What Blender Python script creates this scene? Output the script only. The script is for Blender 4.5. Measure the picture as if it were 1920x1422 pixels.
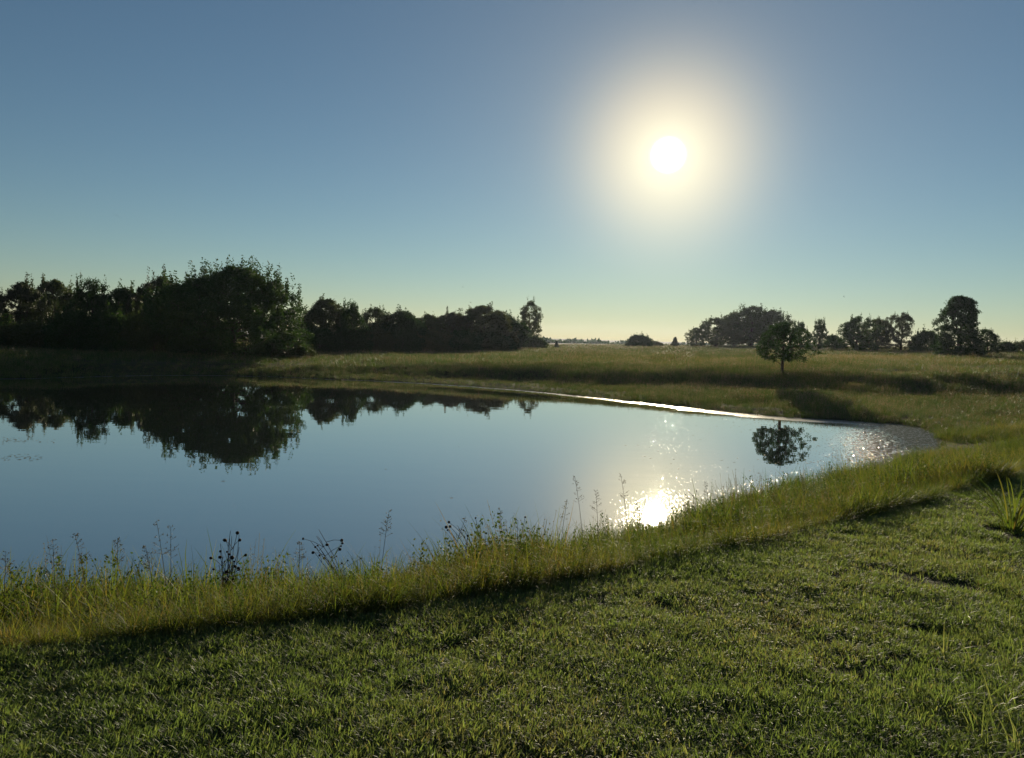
import bpy, math
import numpy as np
from mathutils import Matrix, Vector

# ------------------------------------------------------------------ clean
for o in list(bpy.data.objects):
    bpy.data.objects.remove(o, do_unlink=True)
S = bpy.context.scene
C = S.collection

# ------------------------------------------------------------------ camera
HC = 2.6                      # eye height above the pond
F = 1400.0                    # focal length in photo pixels (1920 wide)
PITCH = math.radians(3.23)
ROLL = 0.028
fw = np.array([0, math.cos(PITCH), -math.sin(PITCH)])
r0 = np.array([1.0, 0, 0]); u0 = np.array([0, math.sin(PITCH), math.cos(PITCH)])
RT = math.cos(ROLL) * r0 + math.sin(ROLL) * u0
UP = -math.sin(ROLL) * r0 + math.cos(ROLL) * u0
cam = bpy.data.cameras.new('camera')
cam.sensor_width = 36.0
cam.lens = 36.0 * F / 1920.0
cam.clip_start = 0.05
cam.clip_end = 9000
cam_o = bpy.data.objects.new('camera', cam)
C.objects.link(cam_o)
cam_o.matrix_world = Matrix(((RT[0], UP[0], -fw[0], 0), (RT[1], UP[1], -fw[1], 0),
                             (RT[2], UP[2], -fw[2], HC), (0, 0, 0, 1)))
S.camera = cam_o

def ray(px, py):
    d = fw + RT * ((px - 960) / F) + UP * ((711 - py) / F)
    return d / np.linalg.norm(d)

def on_z(px, py, z=0.0):
    d = ray(px, py); t = (z - HC) / d[2]
    return d[0] * t, d[1] * t

def at_y(px, py, Y):
    d = ray(px, py); t = Y / d[1]
    return d[0] * t, HC + d[2] * t

SUN = ray(1253, 291)
SUN_EL = math.asin(SUN[2]); SUN_AZ = math.atan2(SUN[0], SUN[1])

# ------------------------------------------------------------------ world
W = bpy.data.worlds.new('World'); S.world = W; W.use_nodes = True
nt = W.node_tree; nt.nodes.clear()
def N(tree, typ, **kw):
    n = tree.nodes.new(typ)
    for k, v in kw.items():
        setattr(n, k, v)
    return n
wout = N(nt, 'ShaderNodeOutputWorld'); bg = N(nt, 'ShaderNodeBackground')
sky = N(nt, 'ShaderNodeTexSky', sky_type='NISHITA')
sky.sun_disc = False
sky.sun_elevation = SUN_EL; sky.sun_rotation = SUN_AZ
sky.altitude = 0; sky.air_density = 1.0; sky.dust_density = 0.0; sky.ozone_density = 2.7
SKY_STRENGTH = 0.0515
bg.inputs['Strength'].default_value = SKY_STRENGTH
# bright air round the sun (forward scattering) as a function of the angle to the sun
tc = N(nt, 'ShaderNodeTexCoord')
dot = N(nt, 'ShaderNodeVectorMath', operation='DOT_PRODUCT'); dot.inputs[1].default_value = tuple(SUN)
nrm = N(nt, 'ShaderNodeVectorMath', operation='NORMALIZE')
nt.links.new(tc.outputs['Generated'], nrm.inputs[0]); nt.links.new(nrm.outputs[0], dot.inputs[0])
def wm(op, a, b=None):
    n = N(nt, 'ShaderNodeMath', operation=op)
    for i, v in enumerate((a, b)):
        if v is None: continue
        if isinstance(v, (int, float)): n.inputs[i].default_value = v
        else: nt.links.new(v, n.inputs[i])
    return n.outputs[0]
cl = wm('MINIMUM', dot.outputs['Value'], 1.0)
ang = wm('MULTIPLY', wm('ARCCOSINE', cl), 57.29578)
def lobe(sig, power, col, prev):
    e = wm('EXPONENT', wm('MULTIPLY', wm('POWER', wm('DIVIDE', ang, sig), power), -1.0))
    m = N(nt, 'ShaderNodeVectorMath', operation='SCALE'); m.inputs[0].default_value = col
    nt.links.new(e, m.inputs['Scale'])
    if prev is None: return m.outputs[0]
    a = N(nt, 'ShaderNodeVectorMath', operation='ADD')
    nt.links.new(prev, a.inputs[0]); nt.links.new(m.outputs[0], a.inputs[1])
    return a.outputs[0]
k = 1.0 / (SKY_STRENGTH * 1.189)
tint = N(nt, 'ShaderNodeVectorMath', operation='MULTIPLY'); tint.inputs[1].default_value = (.945, .998, .95)
nt.links.new(sky.outputs[0], tint.inputs[0]); v = tint.outputs[0]
v = lobe(.85, 4, (30 * k, 28 * k, 25 * k), v)
v = lobe(2.2, 2, (.12 * k, .20 * k, .16 * k), v)
v = lobe(5.6, 2.2, (.66 * k, .47 * k, .19 * k), v)
v = lobe(8.5, 1, (.33 * k, .26 * k, .13 * k), v)
nt.links.new(v, bg.inputs['Color']); nt.links.new(bg.outputs[0], wout.inputs['Surface'])

# ------------------------------------------------------------------ sun
sl = bpy.data.lights.new('sun', 'SUN'); sl.energy = 5.0; sl.angle = math.radians(0.6)
sl.color = (1.0, 0.86, 0.62)
so = bpy.data.objects.new('sun', sl); C.objects.link(so)
so.rotation_euler = Vector(tuple(-SUN)).to_track_quat('-Z', 'Y').to_euler()
so.location = (10, 40, 30)
S.view_settings.view_transform = 'Standard'; S.view_settings.look = 'None'
S.view_settings.gamma = 1.0; S.view_settings.exposure = 0.25
S.view_settings.use_curve_mapping = False
S.render.engine = 'CYCLES'
S.cycles.max_bounces = 4; S.cycles.diffuse_bounces = 2; S.cycles.glossy_bounces = 3; S.cycles.volume_bounces = 0
S.cycles.transmission_bounces = 3
S.cycles.sample_clamp_indirect = 4.0

# ------------------------------------------------------------------ helpers
rng = np.random.default_rng(7)
def hash2(ix, iy, seed):
    h = (ix.astype(np.int64) * 374761393 + iy.astype(np.int64) * 668265263 + seed * 974711) & 0x7fffffff
    h = ((h ^ (h >> 13)) * 1274126177) & 0x7fffffff
    return ((h ^ (h >> 16)) & 0xffff) / 65535.0
def vn(x, y, seed=0):
    x = np.asarray(x, float); y = np.asarray(y, float)
    ix = np.floor(x); iy = np.floor(y); fx = x - ix; fy = y - iy
    fx = fx * fx * (3 - 2 * fx); fy = fy * fy * (3 - 2 * fy)
    a = hash2(ix, iy, seed); b = hash2(ix + 1, iy, seed); c = hash2(ix, iy + 1, seed); d = hash2(ix + 1, iy + 1, seed)
    return (a * (1 - fx) + b * fx) * (1 - fy) + (c * (1 - fx) + d * fx) * fy
def fbm(x, y, seed=0, o=3):
    s = 0; a = .5; t = 0
    for i in range(o):
        s = s + a * vn(x * 2 ** i, y * 2 ** i, seed + i); t += a; a *= .5
    return s / t
def sst(a, b, x):
    t = np.clip((x - a) / (b - a), 0, 1); return t * t * (3 - 2 * t)
def seg_dist(P, poly, closed):
    x = P[:, 0]; y = P[:, 1]; best = np.full(len(P), 1e9)
    n = len(poly); rngn = n if closed else n - 1
    for i in range(rngn):
        ax, ay = poly[i]; bx, by = poly[(i + 1) % n]
        dx, dy = bx - ax, by - ay; L = dx * dx + dy * dy
        t = np.clip(((x - ax) * dx + (y - ay) * dy) / L, 0, 1)
        best = np.minimum(best, (x - ax - t * dx) ** 2 + (y - ay - t * dy) ** 2)
    return np.sqrt(best)
def inside(P, poly):
    x = P[:, 0]; y = P[:, 1]; r = np.zeros(len(P), bool); n = len(poly)
    for i in range(n):
        ax, ay = poly[i]; bx, by = poly[(i + 1) % n]
        if ay == by: continue
        c = ((ay > y) != (by > y)) & (x < (bx - ax) * (y - ay) / (by - ay) + ax)
        r ^= c
    return r
def smooth_poly(p, it=2, closed=True):
    p = np.array(p, float)
    for _ in range(it):
        if closed:
            q = np.roll(p, -1, axis=0)
            p = np.stack([.75 * p + .25 * q, .25 * p + .75 * q], 1).reshape(-1, 2)
        else:
            a = p[:-1]; b = p[1:]
            m = np.stack([.75 * a + .25 * b, .25 * a + .75 * b], 1).reshape(-1, 2)
            p = np.vstack([p[:1], m, p[-1:]])
    return p

def mesh_np(name, V, Fc, mat=None, smooth=False):
    """V (n,3), Fc (m,k) constant-size faces"""
    me = bpy.data.meshes.new(name)
    V = np.asarray(V, np.float32); Fc = np.asarray(Fc, np.int32)
    k = Fc.shape[1] if len(Fc) else 3
    me.vertices.add(len(V)); me.vertices.foreach_set('co', V.ravel())
    if len(Fc):
        me.loops.add(Fc.size); me.loops.foreach_set('vertex_index', Fc.ravel())
        me.polygons.add(len(Fc))
        me.polygons.foreach_set('loop_start', np.arange(0, Fc.size, k, dtype=np.int32))
        me.polygons.foreach_set('use_smooth', np.full(len(Fc), smooth))
    me.update(calc_edges=True)
    if mat: me.materials.append(mat)
    return me
def add_attr(me, name, typ, data):
    a = me.attributes.new(name, typ, 'POINT')
    key = {'FLOAT': 'value', 'INT': 'value', 'FLOAT_VECTOR': 'vector', 'FLOAT_COLOR': 'color'}[typ]
    a.data.foreach_set(key, np.ascontiguousarray(data, np.int32 if typ == 'INT' else np.float32).ravel())
def obj(name, me, parent=None, loc=None):
    o = bpy.data.objects.new(name, me); C.objects.link(o)
    if parent: o.parent = parent
    if loc is not None: o.location = loc
    return o
def tag(o, label, cat, group=None, kind=None):
    o['label'] = label; o['category'] = cat
    if group: o['group'] = group
    if kind: o['kind'] = kind
    return o
def empty(name, loc, rz=0, sc=(1, 1, 1)):
    o = bpy.data.objects.new(name, None); C.objects.link(o)
    o.location = loc; o.rotation_euler = (0, 0, rz); o.scale = sc
    o.empty_display_size = 0.2
    return o

# ------------------------------------------------------------------ materials
def new_mat(name):
    m = bpy.data.materials.new(name); m.use_nodes = True; m.node_tree.nodes.clear()
    return m, m.node_tree
def ramp(t, stops):
    n = N(t, 'ShaderNodeValToRGB'); e = n.color_ramp.elements
    while len(e) < len(stops): e.new(0.5)
    for i, (p, c) in enumerate(stops):
        e[i].position = p; e[i].color = (*c, 1)
    return n
def leaf_mat(name, stops, rough=0.45, trans=0.4, spec=0.4, use='both', tboost=(1.5, 1.5, .7)):
    """plant tissue: reflecting face + light shining through; colour differs from plant to plant and blade to blade"""
    m, t = new_mat(name)
    out = N(t, 'ShaderNodeOutputMaterial')
    oi = N(t, 'ShaderNodeObjectInfo'); at = N(t, 'ShaderNodeAttribute', attribute_name='var')
    mx = N(t, 'ShaderNodeMath', operation='MULTIPLY_ADD')
    mx.inputs[1].default_value = .55; t.links.new(at.outputs['Fac'], mx.inputs[0])
    m2 = N(t, 'ShaderNodeMath', operation='MULTIPLY'); m2.inputs[1].default_value = .45
    t.links.new(oi.outputs['Random'], m2.inputs[0]); t.links.new(m2.outputs[0], mx.inputs[2])
    tn = N(t, 'ShaderNodeAttribute', attribute_name='tone'); tn.attribute_type = 'INSTANCER'
    ad = N(t, 'ShaderNodeMath', operation='ADD'); t.links.new(mx.outputs[0], ad.inputs[0]); t.links.new(tn.outputs['Fac'], ad.inputs[1])
    rp = ramp(t, stops); t.links.new(ad.outputs[0], rp.inputs[0])
    p = N(t, 'ShaderNodeBsdfPrincipled'); p.inputs['Roughness'].default_value = rough
    p.inputs['Specular IOR Level'].default_value = spec
    t.links.new(rp.outputs[0], p.inputs['Base Color'])
    tr = N(t, 'ShaderNodeBsdfTranslucent')
    tb = N(t, 'ShaderNodeVectorMath', operation='MULTIPLY'); tb.inputs[1].default_value = tboost
    t.links.new(rp.outputs[0], tb.inputs[0]); t.links.new(tb.outputs[0], tr.inputs['Color'])
    ms = N(t, 'ShaderNodeMixShader'); ms.inputs[0].default_value = trans
    t.links.new(p.outputs[0], ms.inputs[1]); t.links.new(tr.outputs[0], ms.inputs[2])
    t.links.new(ms.outputs[0], out.inputs['Surface'])
    return m
def plain_mat(name, col, rough=.8, spec=.3, var=.35, scale=9):
    m, t = new_mat(name)
    out = N(t, 'ShaderNodeOutputMaterial'); p = N(t, 'ShaderNodeBsdfPrincipled')
    tcn = N(t, 'ShaderNodeTexCoord'); nz = N(t, 'ShaderNodeTexNoise'); nz.inputs['Scale'].default_value = scale
    t.links.new(tcn.outputs['Object'], nz.inputs['Vector'])
    c = np.array(col)
    rp = ramp(t, [(.3, tuple(c * (1 - var))), (.7, tuple(np.minimum(c * (1 + var), 1)))])
    t.links.new(nz.outputs[0], rp.inputs[0]); t.links.new(rp.outputs[0], p.inputs['Base Color'])
    p.inputs['Roughness'].default_value = rough; p.inputs['Specular IOR Level'].default_value = spec
    bp = N(t, 'ShaderNodeBump'); bp.inputs['Strength'].default_value = .5; bp.inputs['Distance'].default_value = .01
    t.links.new(nz.outputs[0], bp.inputs['Height']); t.links.new(bp.outputs[0], p.inputs['Normal'])
    t.links.new(p.outputs[0], out.inputs['Surface'])
    return m

M_lawn = leaf_mat('lawn_blade', [(0, (.085, .13, .050)), (.4, (.135, .19, .066)), (.75, (.18, .21, .088)), (1, (.24, .215, .12))], .52, .58, .5)
M_weed = leaf_mat('bank_blade', [(0, (.045, .08, .018)), (.45, (.095, .125, .026)), (.78, (.145, .145, .036)), (1, (.18, .125, .05))], .55, .6, .2)
M_field = leaf_mat('field_blade', [(0, (.044, .074, .020)), (.5, (.068, .100, .028)), (.85, (.12, .118, .044)), (1, (.20, .15, .075))], .5, .48, .3)
M_leafweed = leaf_mat('forb_leaf', [(0, (.03, .06, .015)), (.6, (.055, .085, .022)), (1, (.09, .10, .03))], .62, .45, .12)
M_dry = leaf_mat('dry_stem', [(0, (.10, .075, .035)), (1, (.20, .16, .08))], .6, .3, .3)
M_seed = leaf_mat('grass_seed', [(0, (.12, .09, .05)), (1, (.22, .17, .10))], .5, .35, .4)  # pale spikelet colour that paints in the sparkle of dew on the field
M_plume = leaf_mat('plume_seed', [(0, (.05, .038, .022)), (1, (.11, .085, .05))], .6, .25, .2)
M_black = plain_mat('dead_seed_head', (.018, .013, .010), .85, .2, .4, 60)
M_deadstem = plain_mat('dead_stem', (.035, .024, .018), .8, .2, .3, 40)
M_bark = plain_mat('bark', (.06, .045, .033), .9, .15, .4, 12)
M_leafA = leaf_mat('leaf_deep_green', [(0, (.022, .045, .014)), (.6, (.035, .062, .018)), (1, (.06, .075, .022))], .6, .35, .15, tboost=(1.15, 1.5, .8))
M_leafB = leaf_mat('leaf_olive', [(0, (.04, .055, .018)), (.6, (.06, .07, .024)), (1, (.10, .085, .035))], .6, .36, .18, tboost=(1.15, 1.5, .8))
M_leafC = leaf_mat('leaf_rusty', [(0, (.036, .048, .02)), (.6, (.056, .056, .025)), (1, (.09, .066, .032))], .5, .32, .3, tboost=(1.15, 1.5, .8))
M_pine = leaf_mat('needle_dark', [(0, (.012, .028, .012)), (1, (.025, .045, .02))], .5, .15, .3)

# ------------------------------------------------------------------ layout of the place (metres; pond surface z = 0)
far_px = [(0, 712), (150, 707), (300, 703.5), (470, 705), (640, 712), (780, 718), (900, 726), (1050, 738), (1200, 754), (1350, 771), (1500, 785),
          (1620, 791), (1700, 797), (1755, 806), (1772, 825)]
near_px = [(1755, 850), (1690, 868), (1600, 893), (1500, 916), (1400, 945), (1300, 975), (1200, 1012), (1100, 1040), (960, 1065),
           (800, 1090), (640, 1110), (450, 1130), (250, 1145), (0, 1160)]
shore = [(-44, 24), (-36, 31)] + [on_z(*p) for p in far_px] + [on_z(*p) for p in near_px] + [(-9, 5.0), (-16, 5.2), (-28, 8), (-40, 14)]
shore = smooth_poly(shore, 2)
# uneven waterline
sn = len(shore); tt = np.arange(sn)
shore = shore + (np.stack([vn(shore[:, 0] * 1.1, shore[:, 1] * 1.1, 3), vn(shore[:, 0] * 1.1, shore[:, 1] * 1.1, 4)], 1) - .5) * .35
lawn_px = [(0, 1232), (300, 1200), (640, 1160), (900, 1120), (1150, 1078), (1400, 1026), (1600, 972), (1800, 918), (1920, 884)]
lawn_edge = [(-14, 1.2), (-8, 2.6)] + [on_z(px, py, 1.0) for px, py in lawn_px] + [(13, 14.5), (22, 19), (40, 26)]
lawn_edge = smooth_poly(lawn_edge, 2, False)
lawn_poly = np.vstack([lawn_edge, [(60, -60), (-60, -60), (-30, -2)]])

def base_h(x, y):
    fld = np.clip(.95 + .023 * x, .74, 2.3)
    fld = fld + (fbm(x * .06, y * .06, 11) - .5) * .35
    far = sst(135, 280, y); fld = fld * (1 - far) - 6.0 * far
    w = sst(9, 30, y)
    lawn = 1.0 + (fbm(x * .25, y * .25, 21) - .5) * .10 * sst(1.0, 6, np.hypot(x, y))
    return lawn * (1 - w) + fld * w

def terrain(x, y):
    P = np.stack([x, y], 1)
    d = seg_dist(P, shore, True); ins = inside(P, shore)
    dl = seg_dist(P, lawn_edge, False); isl = inside(P, lawn_poly)
    b = base_h(x, y)
    near = np.where(isl, 1.0, d / (d + dl + 1e-6))
    near = near ** 1.45
    ys = np.interp(x, [-60, -40, -28, -23, -19, -9, -4, 1, 5, 12, 25, 60], [30, 34, 34.5, 35.5, 41.4, 42, 41, 39.2, 37.4, 35.6, 34, 32])
    ys = ys + (fbm(x * .16, y * .10, 31) - .5) * 5.0 * sst(-12, 0, x) + (fbm(x * .6, y * .5, 33) - .5) * 1.4
    low = .13 * sst(0, 1.2, d) + .014 * np.minimum(d, 14)
    sw = 2.0 + 3.2 * fbm(x * .12, y * .05, 35)
    st = sst(0, 1, (y - ys) / sw) * .74 + .12 * sst(4.5, 5.6, y - ys + (fbm(x * .1, y * .1, 36) - .5) * 4) + .14 * sst(3, 14, y - ys)
    fp = (low + (b - low) * st) / b
    wf = sst(15, 24, y - .15 * x)
    prof = near * (1 - wf) + fp * wf
    z = b * prof
    rough = (fbm(x * 1.3, y * 1.3, 41) - .5) * (.10 * wf + .03) * sst(0, 2, d)
    micro = (fbm(x * 5, y * 5, 51) - .5) * .035
    z = z + rough + micro
    # small hollow in the lawn
    hx, hy = HOLE
    z = z - .06 * np.exp(-(((x - hx) / .10) ** 2 + ((y - hy) / .07) ** 2))
    z = np.where(ins, -np.minimum(.9, d * .22) - .01, np.maximum(z, .004 + .25 * np.minimum(d, .2)))
    return z, d, ins, isl, wf
HOLE = on_z(1735, 1180, 1.0)
def gz(x, y):
    return float(terrain(np.array([float(x)]), np.array([float(y)]))[0][0])

# ------------------------------------------------------------------ ground sheet
az = np.concatenate([np.radians(np.arange(-48, 48, .4)), np.radians(np.arange(48, 312, 4.0))])
R = [0.25]
while R[-1] < 3500:
    r = R[-1]
    st = r * .024
    if 14 < r < 56: st = .34
    R.append(r + st)
R = np.array(R)
na, nr = len(az), len(R)
X = np.outer(R, np.sin(az)).ravel(); Y = np.outer(R, np.cos(az)).ravel()
Z, D, INS, ISL, WF = terrain(X, Y)
i, j = np.meshgrid(np.arange(nr - 1), np.arange(na), indexing='ij')
j2 = (j + 1) % na
Q = np.stack([i * na + j, i * na + j2, (i + 1) * na + j2, (i + 1) * na + j], -1).reshape(-1, 4)
# middle cap
V = np.stack([X, Y, Z], 1)

m_ground, t = new_mat('ground_soil_and_thatch')
out = N(t, 'ShaderNodeOutputMaterial'); p = N(t, 'ShaderNodeBsdfPrincipled')
geo = N(t, 'ShaderNodeNewGeometry')
n1 = N(t, 'ShaderNodeTexNoise'); n1.inputs['Scale'].default_value = .35; n1.inputs['Detail'].default_value = 6
n2 = N(t, 'ShaderNodeTexNoise'); n2.inputs['Scale'].default_value = 14; n2.inputs['Detail'].default_value = 5
for n in (n1, n2): t.links.new(geo.outputs['Position'], n.inputs['Vector'])
ra = ramp(t, [(.3, (.030, .040, .014)), (.55, (.050, .056, .020)), (.75, (.058, .058, .026))])
rb = ramp(t, [(.3, (.022, .018, .012)), (.7, (.060, .050, .026))])
t.links.new(n1.outputs[0], ra.inputs[0]); t.links.new(n2.outputs[0], rb.inputs[0])
mx = N(t, 'ShaderNodeMix', data_type='RGBA'); mx.inputs[0].default_value = .45
t.links.new(ra.outputs[0], mx.inputs[6]); t.links.new(rb.outputs[0], mx.inputs[7])
t.links.new(mx.outputs[2], p.inputs['Base Color']); p.inputs['Roughness'].default_value = .95
p.inputs['Specular IOR Level'].default_value = .1
bp = N(t, 'ShaderNodeBump'); bp.inputs['Strength'].default_value = .8; bp.inputs['Distance'].default_value = .04
t.links.new(n2.outputs[0], bp.inputs['Height']); t.links.new(bp.outputs[0], p.inputs['Normal'])
t.links.new(p.outputs[0], out.inputs['Surface'])
cap = len(V); V2 = np.vstack([V, [[0, 0, 1.0]]])
me = mesh_np('ground', V2, Q, m_ground, True)
g = obj('ground', me); g['kind'] = 'structure'
g['label'] = 'grassy ground of lawn, pond banks and rising field'

# ------------------------------------------------------------------ pond
keep = ((INS | (D < .5))[Q].all(1)) & (INS[Q].any(1))
Qw = Q[keep]; used = np.unique(Qw); remap = np.full(len(V), -1); remap[used] = np.arange(len(used))
Vw = V[used].copy(); Vw[:, 2] = 0
dw = np.where(INS[used], D[used], 0); xw = Vw[:, 0]; yw = Vw[:, 1]
azw = xw / np.maximum(yw, .1)
wfar = sst(14, 22, yw - .3 * xw)
strip_w = (.45 + 1.1 * fbm(xw * .5, yw * .5, 201)) * (.35 + .9 * sst(.05, .3, azw) + .25 * sst(-.3, -.1, azw))
strip = (1 - sst(.6, 1.0, dw / strip_w)) * sst(16, 21, yw)
rightend = sst(.36, .52, azw) * (1 - sst(2.0, 6.5, dw)) * sst(9, 14, yw)
rightend = np.maximum(rightend, .5 * sst(.2, .3, azw) * (1 - sst(.5, 1.8, dw)) * sst(7, 9, yw))
hot = sst(.09, .165, azw) * (1 - sst(.20, .29, azw)) * (1 - sst(.4, 2.6, dw)) * sst(7, 8.5, yw) * (1 - sst(12, 15, yw))
glit = sst(.10, .24, azw) * (1 - sst(.26, .38, azw)) * sst(9, 12, yw)
me = mesh_np('pond', Vw, remap[Qw], None, True)
add_attr(me, 'strip', 'FLOAT', strip); add_attr(me, 'film', 'FLOAT', rightend); add_attr(me, 'glit', 'FLOAT', glit); add_attr(me, 'hot', 'FLOAT', hot)
m_water, t = new_mat('pond_water')
out = N(t, 'ShaderNodeOutputMaterial')
geo = N(t, 'ShaderNodeNewGeometry')
def tm(op, a, b=None, c=None):
    n = N(t, 'ShaderNodeMath', operation=op)
    for ii, vv in enumerate((a, b, c)):
        if vv is None: continue
        if isinstance(vv, (int, float)): n.inputs[ii].default_value = vv
        else: t.links.new(vv, n.inputs[ii])
    return n.outputs[0]
def noise(scale, detail=2, sx=1, sy=1):
    mp = N(t, 'ShaderNodeMapping'); mp.inputs['Scale'].default_value = (sx, sy, 1)
    t.links.new(geo.outputs['Position'], mp.inputs[0])
    n = N(t, 'ShaderNodeTexNoise'); n.inputs['Scale'].default_value = scale; n.inputs['Detail'].default_value = detail
    t.links.new(mp.outputs[0], n.inputs['Vector']); return n.outputs[0]
def attr(nm):
    a = N(t, 'ShaderNodeAttribute', attribute_name=nm); return a.outputs['Fac']
def step(x, a, b):
    n = N(t, 'ShaderNodeMapRange', interpolation_type='SMOOTHSTEP'); n.inputs[1].default_value = a; n.inputs[2].default_value = b
    t.links.new(x, n.inputs[0]); return n.outputs[0]
speck = noise(11, 5, 1, .45)
patch = noise(.8, 4, .8, 1.0)
film = tm('MULTIPLY', step(tm('ADD', tm('MULTIPLY', attr('film'), .26), tm('ADD', tm('MULTIPLY', speck, .5), tm('MULTIPLY', noise(26, 3, 1, .4), .5))), .68, .74), step(attr('film'), .02, .2))
fleck = noise(34, 3, 1, .35)
glm = step(tm('ADD', tm('MULTIPLY_ADD', attr('hot'), .17, tm('MULTIPLY', attr('glit'), .085)), tm('ADD', tm('MULTIPLY', patch, .2), fleck)), .875, .915)
strip = tm('MULTIPLY', attr('strip'), step(tm('ADD', speck, tm('MULTIPLY', attr('strip'), .35)), .62, .74))
rough_mask = tm('MAXIMUM', tm('MAXIMUM', strip, film), glm)
rgh = tm('MULTIPLY_ADD', rough_mask, .34, .012)
rip = noise(1.3, 2, .5, 1.4); fine = noise(28, 3)
hgt = tm('ADD', tm('MULTIPLY', rip, .0013), tm('MULTIPLY', tm('MULTIPLY', fine, rough_mask), .006))
bp = N(t, 'ShaderNodeBump'); bp.inputs['Strength'].default_value = 1; bp.inputs['Distance'].default_value = 1
t.links.new(hgt, bp.inputs['Height'])
gl = N(t, 'ShaderNodeBsdfGlossy'); t.links.new(rgh, gl.inputs['Roughness']); gl.inputs['Color'].default_value = (.97, .95, .89, 1)
t.links.new(bp.outputs[0], gl.inputs['Normal'])
df = N(t, 'ShaderNodeBsdfDiffuse')
cm = N(t, 'ShaderNodeMix', data_type='RGBA'); t.links.new(film, cm.inputs[0])
cm.inputs[6].default_value = (.022, .030, .030, 1); cm.inputs[7].default_value = (.06, .065, .045, 1)
t.links.new(cm.outputs[2], df.inputs['Color'])
lw = N(t, 'ShaderNodeLayerWeight'); lw.inputs['Blend'].default_value = .5
refl = tm('POWER', lw.outputs['Facing'], 1.35)
ms = N(t, 'ShaderNodeMixShader'); t.links.new(tm('MULTIPLY', refl, tm('SUBTRACT', 1.0, tm('MAXIMUM', tm('MULTIPLY', film, .93), tm('MAXIMUM', tm('MULTIPLY', strip, .72), tm('MULTIPLY', glm, .55))))), ms.inputs[0])
t.links.new(df.outputs[0], ms.inputs[1]); t.links.new(gl.outputs[0], ms.inputs[2])
t.links.new(ms.outputs[0], out.inputs['Surface'])
me.materials.append(m_water)
pond = obj('pond_water', me); pond['kind'] = 'structure'
pond['label'] = 'still pond mirroring the sky and trees'

# ------------------------------------------------------------------ trees
def tube_mesh(paths, sides=5):
    """paths: list of (points (n,3), radii (n)) -> V,F quads"""
    VV = []; FF = []; off = 0
    for P, r in paths:
        P = np.asarray(P, float); n = len(P)
        tg = np.gradient(P, axis=0); tg /= np.linalg.norm(tg, axis=1)[:, None] + 1e-9
        ref = np.where(np.abs(tg[:, 2:3]) < .9, [[0, 0, 1.]], [[1., 0, 0]])
        a = np.cross(tg, ref); a /= np.linalg.norm(a, axis=1)[:, None] + 1e-9
        b = np.cross(tg, a)
        th = np.arange(sides) * 2 * math.pi / sides
        ring = P[:, None] + np.asarray(r)[:, None, None] * (np.cos(th)[None, :, None] * a[:, None] + np.sin(th)[None, :, None] * b[:, None])
        VV.append(ring.reshape(-1, 3))
        ii, jj = np.meshgrid(np.arange(n - 1), np.arange(sides), indexing='ij'); kk = (jj + 1) % sides
        FF.append((np.stack([ii * sides + jj, ii * sides + kk, (ii + 1) * sides + kk, (ii + 1) * sides + jj], -1).reshape(-1, 4)) + off)
        off += n * sides
    return np.vstack(VV), np.vstack(FF)

def leaves(rg, cen, rad, size, squash=1.0, up=0.0):
    """leaf quads at points cen (n,3); folded diamonds of random direction"""
    n = len(cen)
    d = rg.normal(size=(n, 3)); d[:, 2] += up; d /= np.linalg.norm(d, axis=1)[:, None]
    e = rg.normal(size=(n, 3)); s = np.cross(d, e); s /= np.linalg.norm(s, axis=1)[:, None] + 1e-9
    nn = np.cross(d, s)
    L = size * rg.uniform(.6, 1.25, n)[:, None]
    a = cen; b = cen + d * L * .5 + s * L * .30 + nn * L * .08; c = cen + d * L; e2 = cen + d * L * .5 - s * L * .30 + nn * L * .08
    VV = np.stack([a, b, c, e2], 1).reshape(-1, 3)
    FF = np.arange(n * 4).reshape(-1, 4)
    return VV, FF

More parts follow.
